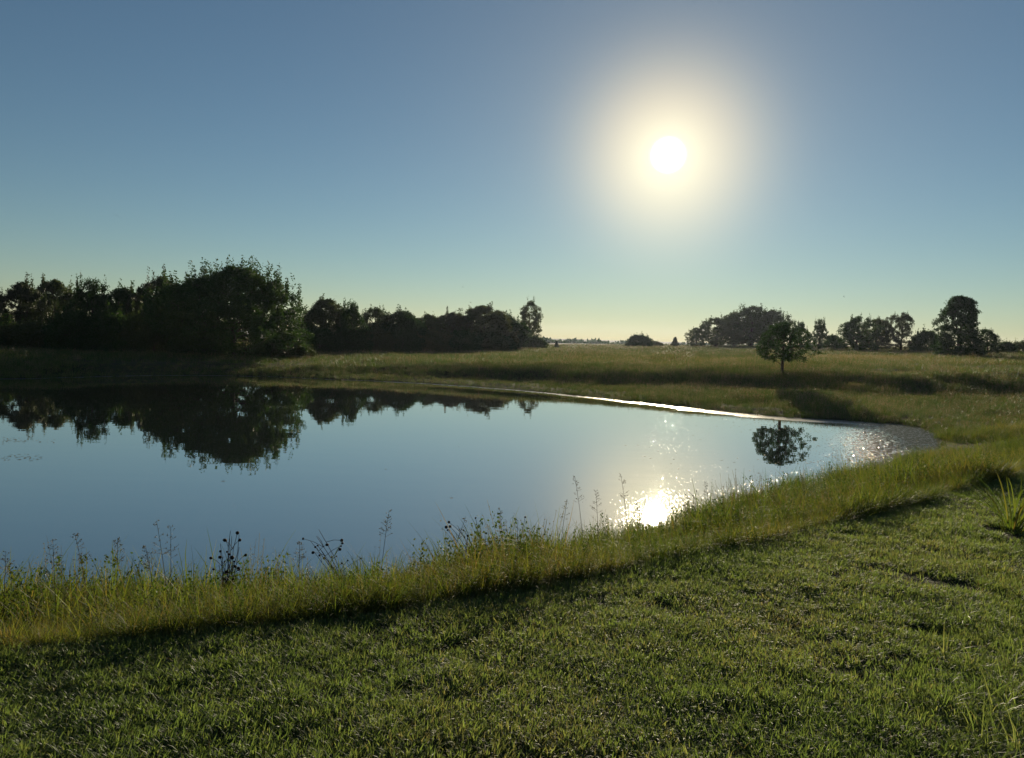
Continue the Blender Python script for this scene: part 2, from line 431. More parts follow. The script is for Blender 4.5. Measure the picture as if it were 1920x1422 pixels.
def make_tree(seed, H, env, n_cl, per, leaf, cl_r, trunk_h=.25, trunk_r=.03, shoots=0, bend=.06, vstretch=1.0, lean=(0, 0), fill=.35):
    """env(h01, azimuth) -> crown radius in metres at relative height h; returns wood mesh data, leaf mesh data"""
    rg = np.random.default_rng(seed)
    cl = []
    while len(cl) < n_cl:
        h = rg.uniform(.02, 1); a = rg.uniform(0, 2 * math.pi)
        r = env(h, a)
        if r <= 0: continue
        if rg.uniform() > (r / (H * .6)) ** 1.0 + .15: continue
        q = rg.uniform(fill, 1) ** .6
        cl.append((math.cos(a) * r * q + lean[0] * h * H, math.sin(a) * r * q + lean[1] * h * H, h * H, 1.0))
    for s in range(shoots):
        a = rg.uniform(0, 2 * math.pi); q = math.sqrt(rg.uniform(0, 1)) * .95
        hb = 0.97
        # height of the crown top at this radius
        hs = np.linspace(.3, 1, 40); rs = np.array([env(x, a) for x in hs]); 
        rr = q * rs.max(); okh = hs[rs >= rr]
        hh = okh.max() if len(okh) else .9
        cl.append((math.cos(a) * rr, math.sin(a) * rr, hh * H + rg.uniform(0, .06) * H, 2.6))
    cl = np.array(cl)
    # skeleton
    top = max(trunk_h, .72)
    tz = np.linspace(0, top * H, 9)
    wob = np.cumsum(rg.normal(0, bend * H / 9, (9, 2)), axis=0); wob -= wob[0]
    nodes = [np.array([wob[k_][0] + lean[0] * tz[k_], wob[k_][1] + lean[1] * tz[k_], tz[k_]]) for k_ in range(9)]
    par = [-1] + list(range(8)); length = list(tz)
    cnt = [0] * 9
    order = np.argsort(np.linalg.norm(cl[:, :3] - [0, 0, H * .5], axis=1))
    for k_ in order:
        c = cl[k_, :3]
        A = np.array(nodes); ok = (A[:, 2] >= min(trunk_h * H, c[2] * .7) * .8) & (A[:, 2] < c[2] + .03 * H)
        dist = np.linalg.norm(A - c, axis=1) + .25 * np.array(length)
        dist[~ok] += 50
        b_ = int(np.argmin(dist))
        mid = (nodes[b_] + c) * .5 + rg.normal(0, .04, 3) * np.linalg.norm(c - nodes[b_]) + [0, 0, .06 * np.linalg.norm(c - nodes[b_])]
        nodes.append(mid); par.append(b_); length.append(length[b_] + np.linalg.norm(mid - nodes[b_])); cnt.append(0)
        nodes.append(c); par.append(len(nodes) - 2); length.append(length[-1] + np.linalg.norm(c - mid)); cnt.append(1)
    tot = list(cnt)
    for k_ in range(len(nodes) - 1, 0, -1): tot[par[k_]] += tot[k_]
    mx_ = max(tot)
    rad = [trunk_r * H * (max(x, .35) / mx_) ** .45 for x in tot]
    paths = [(np.array(nodes[:9]), np.array([rad[k_] * (1.0 + .5 * math.exp(-k_ * 1.2)) for k_ in range(9)]))]
    for k_ in range(9, len(nodes), 2):
        b_ = par[k_]
        paths.append((np.array([nodes[b_], nodes[k_], nodes[k_ + 1]]), np.array([min(rad[k_] * 1.1, rad[b_]), rad[k_], rad[k_ + 1] * .5])))
    wood = tube_mesh(paths, 5)
    pts = []
    for (x, y, z, st) in cl:
        n = int(per * rg.uniform(.55, 1.35))
        g_ = rg.normal(size=(n, 3)); g_ *= (rg.uniform(0, 1, n) ** .45 / (np.linalg.norm(g_, axis=1) + 1e-9))[:, None]
        rr = cl_r * rg.uniform(.65, 1.25)
        if st > 1.5: g_ = g_ * [.34, .34, 3.0]
        else: g_ = g_ * [1, 1, .8 * vstretch]
        pts.append(np.array([x, y, z]) + g_ * rr)
    pts = np.vstack(pts)
    pts = pts[pts[:, 2] > .02]
    LV, LF = leaves(rg, pts, None, leaf)
    var = np.repeat(np.clip(vn(pts[:, 0] * 1.7 + 50, pts[:, 2] * 1.7 + pts[:, 1], seed) * .6 + rg.uniform(0, .4, len(pts)), 0, 1), 4)
    return wood, (LV, LF, var)

PROTO = {}
def proto(key, lm, *a, **kw):
    (wv, wf_), (lv, lf, var) = make_tree(*a, **kw)
    mw = mesh_np('trunk_' + key, wv, wf_, M_bark, True)
    ml = mesh_np('crown_' + key, lv, lf, lm, False); add_attr(ml, 'var', 'FLOAT', var)
    PROTO[key] = (mw, ml, a[1])
def lob(seed, n=5, amp=.18):
    rg = np.random.default_rng(seed); ph = rg.uniform(0, 6.28, 8); am = rg.normal(0, amp, 8)
    return lambda h, a: 1 + sum(am[k_] * math.sin((k_ % 4 + 1) * a + ph[k_] + h * (3 + k_)) for k_ in range(n))
def env_round(Rm, lo, seed, pw=1.0, amp=.12):
    L = lob(seed, 6, amp)
    def f(h, a):
        if h < lo: return 0
        u = (h - lo) / (1 - lo)
        return Rm * max(0.0, (math.sin(math.pi * (u * .86 + .14) ** pw))) ** .6 * L(h, a)
    return f
def env_cone(Rm, lo, seed):
    L = lob(seed, 6, .14)
    return lambda h, a: 0 if h < lo else Rm * (1 - (h - lo) / (1 - lo)) ** .8 * L(h, a) + .08
def env_bush(Rm, seed):
    L = lob(seed, 6, .14)
    return lambda h, a: Rm * math.sqrt(max(0, 1 - h * h)) * L(h, a)
# seed, H, env, clumps, leaves per clump, leaf size, clump radius
proto('roundA', M_leafB, 1, 5, env_round(2.3, .04, 1, amp=.15), 430, 105, .15, .36, trunk_h=.15, shoots=9)
proto('roundB', M_leafA, 2, 5, env_round(2.0, .04, 2, amp=.17), 400, 105, .15, .35, trunk_h=.15, shoots=8)
proto('roundC', M_leafC, 3, 5, env_round(2.2, .06, 3, amp=.2), 380, 105, .15, .35, trunk_h=.18, shoots=12)
proto('airy', M_leafB, 4, 5, env_round(1.9, .10, 4, amp=.2), 340, 72, .13, .29, trunk_h=.22, shoots=14)
proto('twiggy', M_leafC, 14, 5, env_round(1.9, .08, 14, amp=.24), 320, 76, .12, .28, trunk_h=.15, shoots=16)
proto('tallopen', M_leafB, 5, 5, env_round(1.25, .20, 5, .9), 230, 52, .12, .24, trunk_h=.33, trunk_r=.026, shoots=8)
proto('conical', M_pine, 6, 5, env_cone(1.4, .05, 6), 260, 80, .14, .28, trunk_h=.15)
proto('bush', M_leafA, 7, 2, env_bush(1.5, 7), 260, 60, .13, .28, trunk_h=.05, trunk_r=.02, shoots=14)
proto('bushB', M_leafB, 8, 2, env_bush(1.6, 8), 250, 60, .13, .28, trunk_h=.05, trunk_r=.02, shoots=18)
proto('branchy', M_leafA, 9, 5, env_round(1.6, .06, 9, .8, .25), 270, 85, .13, .30, trunk_h=.2, shoots=16)
# the broad tree with upright shoots
Lbig = lob(21, 6, .07)
proto('broad', M_leafA, 21, 6.0, lambda h, a: 5.0 * max(0, 1 - abs((h - .18) / .82) ** 2.3) ** .68 * Lbig(h, a) * (.8 + .2 * min(1, h / .2)), 980, 92, .15, .37,
      trunk_h=.12, trunk_r=.03, shoots=110, vstretch=1.25, fill=.12)
# the sapling on the far bank
proto('sapling', M_leafA, 33, 2.4, env_round(1.18, .30, 33, .8, .17), 280, 40, .075, .13, trunk_h=.26, trunk_r=.028, bend=.07, fill=.1)
# the tall dark tree with layered limbs, foliage to the ground
def env_layer(h, a):
    body = 1.85 * (1 - .48 * h) * (1 if h < .55 else .95)
    lay = .88 + .32 * abs(math.sin(h * 9 + 1.5 * math.sin(a + 1) + .4))
    top = 1.0 if h < .9 else max(0, (1 - h) / .1) ** .5
    side = 1 + .22 * math.cos(a - math.pi) * (1 if h > .45 else .1)
    return body * (lay if h > .38 else 1.05) * side * top
proto('layered', M_leafA, 44, 5.6, env_layer, 430, 95, .13, .29, trunk_h=.12, trunk_r=.03)

def plant_tree(name, key, px, Y, py_top, width_px=None, label='', cat='tree', group=None, rz=0.0, py_ref=None, sink=.05):
    mw, ml, H = PROTO[key]
    x, _ = at_y(px, 640, Y); z = gz(x, Y) - sink
    _, zt = at_y(px, py_top, Y)
    sc = (zt - z) / H
    co = np.array([vv.co[:] for vv in ml.vertices]) if key not in EXT else None
    if key not in EXT:
        EXT[key] = (np.percentile(np.hypot(co[:, 0], co[:, 1]), 97), np.percentile(co[:, 2], 99.7 if key == 'broad' else 98.8))
    sc = (zt - z) / EXT[key][1]
    sx = sc
    if width_px: sx = (width_px / 2 * Y / F) / EXT[key][0]
    o = empty(name, (x, Y, z), rz, (sx, sx, sc))
    tag(o, label, cat, group)
    obj('trunk', mw, o); obj('crown', ml, o)
    return o
EXT = {}
GL = 'trees of the left wood'; GR = 'trees along the field on the right'
T = plant_tree
# left wood, west to east
T('broadleaf_tree', 'roundC', -40, 57, 535, 150, 'rust-tinged tree cut off by the left edge of the photo', group=GL, rz=.3)
T('broadleaf_tree', 'roundC', 45, 58, 534, 130, 'brownish green tree nearest the left edge, flat ragged top', group=GL, rz=1.3)
T('broadleaf_tree', 'roundA', 100, 64, 531, 110, 'olive tree between the leftmost brownish tree and the gappy dark tree', group=GL, rz=2.6)
T('broadleaf_tree', 'branchy', 172, 55, 529, 118, 'dark tree with sky gaps in its crown, left of the broad spiky tree', group=GL, rz=.5)
T('broadleaf_tree', 'roundB', 235, 62, 546, 120, 'low dark round tree in the dip between gappy tree and broad spiky tree', group=GL, rz=4.1)
T('broadleaf_tree', 'roundC', 300, 62, 524, 130, 'brownish tree peeking out behind the broad spiky tree on its left', group=GL, rz=5.0)
T('broadleaf_tree', 'broad', 437, 53, 497, 325, 'broadest and tallest tree of the left wood, crown of upright spiky shoots', group=GL, rz=.4)
T('broadleaf_tree', 'roundA', 612, 66, 566, 117, 'olive round tree just right of the broad spiky tree', group=GL, rz=3.3)
T('broadleaf_tree', 'branchy', 660, 64, 571, 80, 'darkest narrow-topped tree right of the broad spiky tree', group=GL, rz=1.0)
T('broadleaf_tree', 'airy', 703, 72, 580, 91, 'thin pale-twigged tree between the dark narrow-topped tree and the low wood', group=GL, rz=2.0)
T('broadleaf_tree', 'roundB', 752, 72, 587, 106, 'dark dome-shaped tree right of the thin pale-twigged tree', group=GL, rz=5.5)
T('broadleaf_tree', 'roundA', 802, 76, 594, 93, 'lowest round tree in the middle of the far part of the left wood', group=GL, rz=.9)
T('broadleaf_tree', 'roundC', 850, 78, 589, 109, 'brown-green round tree left of the tallest crown at the wood end', group=GL, rz=2.2)
T('broadleaf_tree', 'roundA', 905, 82, 578, 130, 'wide olive tree with the highest crown near the right end of the left wood', group=GL, rz=4.4)
T('broadleaf_tree', 'roundB', 948, 86, 594, 85, 'sloping dark tree just left of the open-crowned tree', group=GL, rz=1.9)
T('broadleaf_tree', 'tallopen', 993, 98, 567, 62, 'open-crowned tree with visible limbs at the right end of the left wood', group=GL, rz=1.2)
# undergrowth along the foot of the left wood
GS = 'shrubs at the foot of the left wood'
for q, (px, Y, pt, w, kb, lb) in enumerate([
    (-20, 54, 596, 150, 'bush', 'dark shrub under the tree cut off by the left edge'),
    (60, 54, 606, 120, 'bushB', 'dark shrub under the leftmost brownish tree'),
    (140, 53, 588, 110, 'bush', 'dark shrub under the tree with sky gaps'),
    (215, 54, 592, 120, 'bush', 'tall dark shrub left of the broad spiky tree'),
    (290, 53.5, 578, 110, 'bushB', 'dark shrub against the left side of the broad spiky tree'),
    (545, 52, 641, 95, 'bushB', 'sunlit low shrub at the right foot of the broad spiky tree'),
    (600, 62, 618, 90, 'bush', 'shrub filling the gap right of the broad spiky tree'),
    (655, 64, 625, 90, 'bush', 'shrub under the dark narrow-topped tree'),
    (705, 68, 620, 90, 'bushB', 'shrub under the thin pale-twigged tree'),
    (755, 69, 622, 90, 'bush', 'shrub under the dome-shaped tree'),
    (810, 72, 622, 90, 'bushB', 'shrub under the lowest round tree of the wood'),
    (865, 75, 622, 90, 'bush', 'shrub under the brown-green round tree of the wood'),
    (915, 78, 625, 80, 'bushB', 'shrub under the wide olive tree near the wood end'),
    (948, 80, 632, 50, 'bush', 'shrub under the sloping dark tree at the wood end'),
    (1000, 96, 632, 60, 'bush', 'dark shrub around the foot of the open-crowned tree')]):
    T('shrub', kb, px, Y, pt, w, lb, 'shrub', GS, rz=q * 1.7)
T('shrub', 'conical', 1044, 108, 641, 14, 'lone small pointed shrub in the gap between the two woods', 'shrub')
# right-hand trees
T('shrub', 'bush', 1198, 125, 629, 56, 'low dark shrub left of the far right grove', 'shrub', GR)
T('shrub', 'bushB', 1226, 130, 640, 40, 'small shrub touching the low dark shrub on its right', 'shrub', GR, rz=2)
T('shrub', 'conical', 1266, 130, 633, 20, 'small pointed shrub between the low dark shrub and the grove', 'shrub', GR)
T('broadleaf_tree', 'airy', 1306, 128, 616, 46, 'small airy tree at the left end of the right grove', group=GR, rz=.4)
T('broadleaf_tree', 'airy', 1342, 130, 598, 90, 'airy tree second from the left end of the right grove', group=GR, rz=1.4)
T('broadleaf_tree', 'airy', 1376, 134, 588, 100, 'airy tree left of the tallest crown in the right grove', group=GR, rz=2.4)
T('broadleaf_tree', 'airy', 1408, 130, 577, 112, 'tallest dome of the right grove, fine grey-green crown', group=GR, rz=3.4)
T('broadleaf_tree', 'airy', 1446, 128, 584, 96, 'airy tree at the right end of the right grove behind the sapling', group=GR, rz=4.0)
T('broadleaf_tree', 'branchy', 1500, 104, 606, 52, 'dark tree peeping out right behind the sapling crown', group=GR, rz=.2)
T('broadleaf_tree', 'branchy', 1536, 100, 601, 40, 'narrow forked tree standing alone right of the sapling', group=GR, rz=2.7)
T('shrub', 'bush', 1563, 104, 630, 44, 'low shrub between the narrow forked tree and the next bushy tree', 'shrub', GR, rz=1)
T('broadleaf_tree', 'branchy', 1606, 92, 596, 94, 'bushy dark tree left of the brownish twiggy tree', group=GR, rz=4.5)
T('broadleaf_tree', 'airy', 1646, 96, 600, 84, 'thin tree between the bushy dark tree and the brownish tree', group=GR, rz=5.2)
T('broadleaf_tree', 'twiggy', 1690, 92, 590, 104, 'brownish tree with bare twigs on top, left of the big layered tree', group=GR, rz=1.1)
T('shrub', 'bush', 1738, 88, 622, 60, 'dark shrub against the left foot of the big layered tree', 'shrub', GR, rz=3)
T('broadleaf_tree', 'layered', 1800, 68, 559, 84, 'big dark tree with layered limbs near the right edge', group=GR, rz=0)
T('broadleaf_tree', 'branchy', 1853, 76, 620, 56, 'small spreading tree against the right side of the big layered tree', group=GR, rz=.9)
T('shrub', 'bush', 1888, 84, 642, 40, 'low shrub second from the right edge on the field', 'shrub', GR, rz=2)
T('shrub', 'bushB', 1925, 90, 640, 60, 'low shrub cut by the right edge on the field', 'shrub', GR, rz=4)
# sapling
T('sapling_tree', 'sapling', 1470, 39.0, 608, 112, 'small round-crowned sapling with a thin bare trunk on the far bank', group=None, rz=.8)

# far wood on the skyline, one mass
rg = np.random.default_rng(77); PT = []
for px in np.arange(700, 2100, 2.2):
    Yd = 430 + 60 * math.sin(px * .011)
    x, zt = at_y(px, 0, Yd)
    hrow = .0
    _, zt = at_y(px, 642 + (px - 1090) * .028 + 3.5 * math.sin(px * .09) * math.sin(px * .031) + rg.uniform(-1.5, 2), Yd)
    n = 60
    PT.append(np.stack([x + rg.normal(0, 1.2, n), Yd + rg.normal(0, 4, n), zt - rg.uniform(0, 1, n) ** 1.6 * (zt + 6.5)], 1))
PT = np.vstack(PT)
lv, lf = leaves(rg, PT, None, 2.0)
ml = mesh_np('far_wood', lv, lf, M_leafA); add_attr(ml, 'var', 'FLOAT', np.repeat(rg.uniform(0, 1, len(PT)), 4))
fw_o = obj('far_wood', ml); tag(fw_o, 'distant hazy wood low on the skyline between the two groups of trees', 'wood', kind='stuff')

# ------------------------------------------------------------------ grass: instanced tufts
def blades(rg, n, h0, h1, w, spread, curve, seg=3, upright=1.0, heavy=0):
    """n arching blades -> V, F(quads), var"""
    VV = []; FF = []; var = []; off = 0
    for b in range(n):
        a = rg.uniform(0, 6.283); r = spread * math.sqrt(rg.uniform(0, 1)); bx, by = r * math.cos(a), r * math.sin(a)
        a2 = a + rg.normal(0, 1.2); h = rg.uniform(h0, h1); c = curve * rg.uniform(.3, 1.5)
        wd = w * rg.uniform(.7, 1.3); sd = np.array([-math.sin(a2 + rg.normal(0, .5)), math.cos(a2), 0])
        th = rg.uniform(.05, .35) / upright; p_ = np.array([bx, by, 0.]); pts = [p_.copy()]
        for s in range(seg):
            p_ = p_ + (h / seg) * np.array([math.sin(th) * math.cos(a2), math.sin(th) * math.sin(a2), math.cos(th)]); pts.append(p_.copy())
            th += c / seg
        for s, q in enumerate(pts):
            ww = wd * (1 - (s / seg) ** 1.6 * .92) * .5
            VV += [q - sd * ww, q + sd * ww]
        for s in range(seg):
            FF.append([off + 2 * s, off + 2 * s + 1, off + 2 * s + 3, off + 2 * s + 2])
        off += 2 * (seg + 1); var += [rg.uniform(0, 1)] * (2 * (seg + 1))
    return np.array(VV), np.array(FF), np.array(var)

def merge(parts):
    V_ = []; F_ = []; A_ = []; off = 0
    for v_, f_, a_ in parts:
        V_.append(v_); F_.append(f_ + off); A_.append(a_); off += len(v_)
    return np.vstack(V_), np.vstack(F_), np.concatenate(A_)
def sprigs(rg, n, h0, h1, spread, leaf, per, lean=.3):
    """wiry stems carrying small leaves or spikelets"""
    out = []
    for b in range(n):
        a = rg.uniform(0, 6.283); r = spread * math.sqrt(rg.uniform(0, 1)); h = rg.uniform(h0, h1); th = rg.uniform(0, lean)
        tdir = np.array([math.sin(th) * math.cos(a), math.sin(th) * math.sin(a), math.cos(th)])
        base = np.array([r * math.cos(a), r * math.sin(a), 0])
        tt_ = rg.uniform(.25, 1, per); pts_ = base + tdir * (tt_ * h)[:, None] + rg.normal(0, leaf * .35, (per, 3))
        lv_, lf_ = leaves(rg, pts_, None, leaf, up=.5)
        out.append((lv_, lf_, np.repeat(rg.uniform(0, 1, per), 4)))
        w_ = .0016; sd = np.array([-math.sin(a), math.cos(a), 0]) * w_
        sv = np.array([base - sd, base + sd, base + tdir * h + sd * .4, base + tdir * h - sd * .4])
        out.append((sv, np.array([[0, 1, 2, 3]]), np.full(4, .8)))
    return merge(out)
def tuft_collection(name, items, seed):
    col = bpy.data.collections.new(name)
    for q, (mat, fn, kw) in enumerate(items):
        rg_ = np.random.default_rng(seed + q)
        v_, f_, va = fn(rg_, **kw)
        m_ = mesh_np('%s_%02d' % (name, q), v_, f_, mat, True); add_attr(m_, 'var', 'FLOAT', va)
        o = bpy.data.objects.new('%s_%02d' % (name, q), m_); col.objects.link(o)
    return col
def scatter(name, pts, rot, scl, idx, col, label, cat, tone=None):
    me_ = bpy.data.meshes.new(name); me_.vertices.add(len(pts)); me_.vertices.foreach_set('co', np.asarray(pts, np.float32).ravel())
    add_attr(me_, 'rot', 'FLOAT_VECTOR', rot); add_attr(me_, 'scl', 'FLOAT_VECTOR', scl); add_attr(me_, 'idx', 'INT', idx)
    if tone is not None: add_attr(me_, 'tone', 'FLOAT', tone)
    o = obj(name, me_); o['kind'] = 'stuff'; o['label'] = label; o['category'] = cat
    ng = bpy.data.node_groups.new(name, 'GeometryNodeTree')
    ng.interface.new_socket('Geometry', in_out='INPUT', socket_type='NodeSocketGeometry')
    ng.interface.new_socket('Geometry', in_out='OUTPUT', socket_type='NodeSocketGeometry')
    gi = N(ng, 'NodeGroupInput'); go = N(ng, 'NodeGroupOutput')
    ci = N(ng, 'GeometryNodeCollectionInfo'); ci.inputs['Collection'].default_value = col
    ci.inputs['Separate Children'].default_value = True; ci.inputs['Reset Children'].default_value = True
    ip = N(ng, 'GeometryNodeInstanceOnPoints'); ip.inputs['Pick Instance'].default_value = True
    def na(nm, dt):
        n = N(ng, 'GeometryNodeInputNamedAttribute', data_type=dt); n.inputs['Name'].default_value = nm; return n.outputs[0]
    er = N(ng, 'FunctionNodeEulerToRotation'); ng.links.new(na('rot', 'FLOAT_VECTOR'), er.inputs[0])
    ng.links.new(gi.outputs[0], ip.inputs['Points']); ng.links.new(ci.outputs[0], ip.inputs['Instance'])
    ng.links.new(na('idx', 'INT'), ip.inputs['Instance Index']); ng.links.new(er.outputs[0], ip.inputs['Rotation'])
    ng.links.new(na('scl', 'FLOAT_VECTOR'), ip.inputs['Scale']); ng.links.new(ip.outputs[0], go.inputs[0])
    md = o.modifiers.new('grass', 'NODES'); md.node_group = ng
    return o
def polar_pts(n, r0_, r1_, a0, a1, power):
    """power 1: uniform per area; 0: density falls as 1/r"""
    u = rng.uniform(0, 1, n); e = 1 + power
    r = (r0_ ** e + u * (r1_ ** e - r0_ ** e)) ** (1 / e)
    a = np.radians(rng.uniform(a0, a1, n))
    return r * np.sin(a), r * np.cos(a)

# lawn
c_lawn = tuft_collection('lawn_tuft', [(M_lawn, blades, dict(n=28, h0=.018, h1=.055, w=.0048, spread=.055, curve=1.4, seg=3, upright=.5))] * 6
                         + [(M_dry, blades, dict(n=16, h0=.02, h1=.05, w=.004, spread=.06, curve=1.8, seg=3, upright=.3))] * 2, 100)
x, y = polar_pts(56000, 1.2, 6.5, -62, 62, 1)
x2, y2 = polar_pts(42000, 6.5, 12, 5, 72, .4); x3, y3 = polar_pts(22000, 12, 28, 20, 75, .2)
x = np.concatenate([x, x2, x3]); y = np.concatenate([y, y2, y3])
z, d, ins, isl, wf = terrain(x, y)
dl = seg_dist(np.stack([x, y], 1), lawn_edge, False)
bare = fbm(x * 1.6, y * 1.6, 61, 4)
hx, hy = HOLE
hole = np.exp(-(((x - hx) / .12) ** 2 + ((y - hy) / .08) ** 2))
ok = isl & (bare + rng.uniform(-.12, .12, len(x)) > .345) & (hole < .3)
x, y, z, bare, dl = x[ok], y[ok], z[ok], bare[ok], dl[ok]
n = len(x)
hs_ = .55 + 1.0 * fbm(x * .9, y * .9, 71) * rng.uniform(.7, 1.3, n)
scatter('lawn_grass', np.stack([x, y, z - .004], 1),
        np.stack([rng.normal(0, .15, n), rng.normal(0, .15, n), rng.uniform(0, 6.28, n)], 1),
        np.stack([rng.uniform(.8, 1.3, n), rng.uniform(.8, 1.3, n), hs_], 1), rng.choice(8, n, p=[.15] * 6 + [.05] * 2), c_lawn,
        'short dewy mown grass in the foreground', 'grass', (fbm(x * .7, y * .7, 171, 4) - .5) * .85)
# longer grass at the lower right and in loose patches
c_long = tuft_collection('long_tuft', [(M_lawn, blades, dict(n=18, h0=.10, h1=.26, w=.005, spread=.05, curve=2.2, seg=5, upright=.7))] * 5, 140)
x, y = polar_pts(16000, 1.5, 9, 12, 62, 1)
z, d, ins, isl, wf = terrain(x, y)
pr = sst(.58, .70, x / y + (fbm(x * .8, y * .8, 81) - .5) * .2) * .9 * (1 - sst(3.9, 5.4, np.hypot(x, y)))
ok = isl & (rng.uniform(0, 1, len(x)) < pr * .35) & (np.hypot(x - HOLE[0], y - HOLE[1]) > .32)
x, y, z = x[ok], y[ok], z[ok]
xb, yb = polar_pts(9000, 1.5, 7, -55, 30, 1); zb, d, ins, isl, wf = terrain(xb, yb)
ok = isl & (fbm(xb * 1.1, yb * 1.1, 91) > .68) & (xb < 1.2); x = np.append(x, xb[ok]); y = np.append(y, yb[ok]); z = np.append(z, zb[ok])
n = len(x); s_ = rng.uniform(.5, 1.15, n); s_ = np.where(x / y < .45, s_ * .45, s_)
scatter('long_lawn_grass', np.stack([x, y, z - .004], 1), np.stack([rng.normal(0, .2, n), rng.normal(0, .2, n), rng.uniform(0, 6.28, n)], 1),
        np.stack([s_, s_, s_], 1), rng.integers(0, 5, n), c_long, 'longer arching grass at the edge of the lawn', 'grass')
# bank weeds
c_weed = tuft_collection('bank_tuft', [(M_weed, blades, dict(n=24, h0=.14, h1=.46, w=.006, spread=.11, curve=1.5, seg=4, upright=.7))] * 5
                         + [(M_weed, blades, dict(n=7, h0=.3, h1=.5, w=.009, spread=.06, curve=2.0, seg=6, upright=.8))] * 2
                         + [(M_leafweed, sprigs, dict(n=12, h0=.15, h1=.36, spread=.12, leaf=.018, per=20))] * 2
                         + [(M_dry, sprigs, dict(n=7, h0=.25, h1=.5, spread=.10, leaf=.010, per=10))] * 2, 200)
x, y = polar_pts(105000, 2.5, 27, -75, 62, .5)
ea = rng.integers(0, len(lawn_edge) - 1, 16000); eu = rng.uniform(0, 1, 16000)[:, None]; ep = lawn_edge[ea] * (1 - eu) + lawn_edge[ea + 1] * eu + rng.normal(0, .28, (16000, 2))
ep = ep[np.hypot(ep[:, 0], ep[:, 1]) < 16]; x = np.append(x, ep[:, 0]); y = np.append(y, ep[:, 1])
z, d, ins, isl, wf = terrain(x, y)
dl = seg_dist(np.stack([x, y], 1), lawn_edge, False)
clump = fbm(x * .9, y * .9, 95); clump = sst(.2, .8, clump)
ok = ~isl & ~ins & (wf < .85) & (rng.uniform(0, 1, len(x)) < .35 + .9 * clump + (dl < .7))
x, y, z, d, dl, clump = [q[ok] for q in (x, y, z, d, dl, clump)]
n = len(x); s_ = (.88 - .35 * sst(6, 9, x) * (1 - sst(.5, 3, d))) * (.48 + 1.0 * clump) * rng.uniform(.65, 1.35, n) * (.45 + .3 * sst(2.5, 5, x) + (.6 - .3 * sst(2.5, 5, x)) * sst(0, 1.1, dl))
scatter('bank_weeds', np.stack([x, y, z - .01], 1), np.stack([rng.normal(0, .18, n), rng.normal(0, .18, n), rng.uniform(0, 6.28, n)], 1),
        np.stack([s_, s_, s_], 1), rng.choice(11, n, p=[.138] * 5 + [.06] * 2 + [.065] * 2 + [.03] * 2), c_weed, 'tall yellow-green weeds and grass on the near pond bank', 'weeds', (fbm(x * .8, y * .8, 172, 3) - .52) * .95)
# field grass on the far side
c_field = tuft_collection('field_tuft', [(M_field, blades, dict(n=14, h0=.14, h1=.42, w=.018, spread=.22, curve=.8, seg=3))] * 6
                          + [(M_seed, sprigs, dict(n=8, h0=.2, h1=.5, spread=.25, leaf=.04, per=7))] * 2, 300)  # pale spikelets added as stand-ins for glints of dew
x, y = polar_pts(120000, 15, 150, -46, 46, .15); xs, ys_ = polar_pts(60000, 17, 46, -42, 46, .6); x = np.append(x, xs); y = np.append(y, ys_)
z, d, ins, isl, wf = terrain(x, y)
clump = fbm(x * .25, y * .25, 97)
ok = ~isl & (~ins | (d < .3 * vn(x * 1.5, y * 1.5, 98))) & (wf > .3)
x, y, z, d, clump = [q[ok] for q in (x, y, z, d, clump)]
n = len(x); s_ = (.35 + .9 * clump) * rng.uniform(.7, 1.25, n) * (.65 + .35 * sst(1, 6, d)); wd_ = np.maximum(1, np.hypot(x, y) / 45)
scatter('field_grass', np.stack([x, y, z - .01], 1), np.stack([rng.normal(0, .12, n), rng.normal(0, .12, n), rng.uniform(0, 6.28, n)], 1),
        np.stack([s_ * wd_, s_ * wd_, s_], 1), rng.choice(8, n, p=[.13] * 6 + [.11] * 2), c_field, 'rough dewy meadow grass on the far bank and field', 'grass', (fbm(x * .10, y * .10, 173, 4) - .5) * 1.1 - .08 + .65 * np.exp(-((x - 29) / 5) ** 2 - ((y - 62) / 5) ** 2))

# ------------------------------------------------------------------ single plants on the near bank
def ribbon(P, w, sd):
    P = np.asarray(P); n_ = len(P); tt_ = np.linspace(0, 1, n_)[:, None]
    ww = w * .5 * np.sin(np.pi * np.clip(.25 + .75 * tt_, 0, 1)) ** .7
    mid = P + np.array([0, 0, -1]) * ww * .35
    V_ = np.stack([P - sd * ww, mid, P + sd * ww], 1).reshape(-1, 3)
    F_ = []
    for q in range(n_ - 1):
        F_ += [[3 * q, 3 * q + 1, 3 * q + 4, 3 * q + 3], [3 * q + 1, 3 * q + 2, 3 * q + 5, 3 * q + 4]]
    return V_, np.array(F_)
def arc(rg, base, a, h, reach, droop, n_=7):
    tt_ = np.linspace(0, 1, n_)
    return np.stack([base[0] + math.cos(a) * reach * tt_ ** 1.4, base[1] + math.sin(a) * reach * tt_ ** 1.4,
                     base[2] + h * (tt_ * (1 + droop) - droop * tt_ ** 2.6)], 1)
def ico_head(rg, r):
    th = np.linspace(0, np.pi, 6)[1:-1]; ph = np.arange(7) * 2 * np.pi / 7
    V_ = [[0, 0, -r]] + [[r * math.sin(a) * math.cos(b) * rg.uniform(.8, 1.2), r * math.sin(a) * math.sin(b) * rg.uniform(.8, 1.2), -r * math.cos(a)] for a in th for b in ph] + [[0, 0, r]]
    F_ = []
    for i_ in range(3):
        for j_ in range(7):
            a_ = 1 + i_ * 7 + j_; b_ = 1 + i_ * 7 + (j_ + 1) % 7
            F_ += [[a_, b_, b_ + 7], [a_, b_ + 7, a_ + 7]]
    for j_ in range(7):
        F_ += [[0, 1 + (j_ + 1) % 7, 1 + j_], [29, 22 + j_, 22 + (j_ + 1) % 7]]
    return np.array(V_), np.array(F_)
HEADS = []
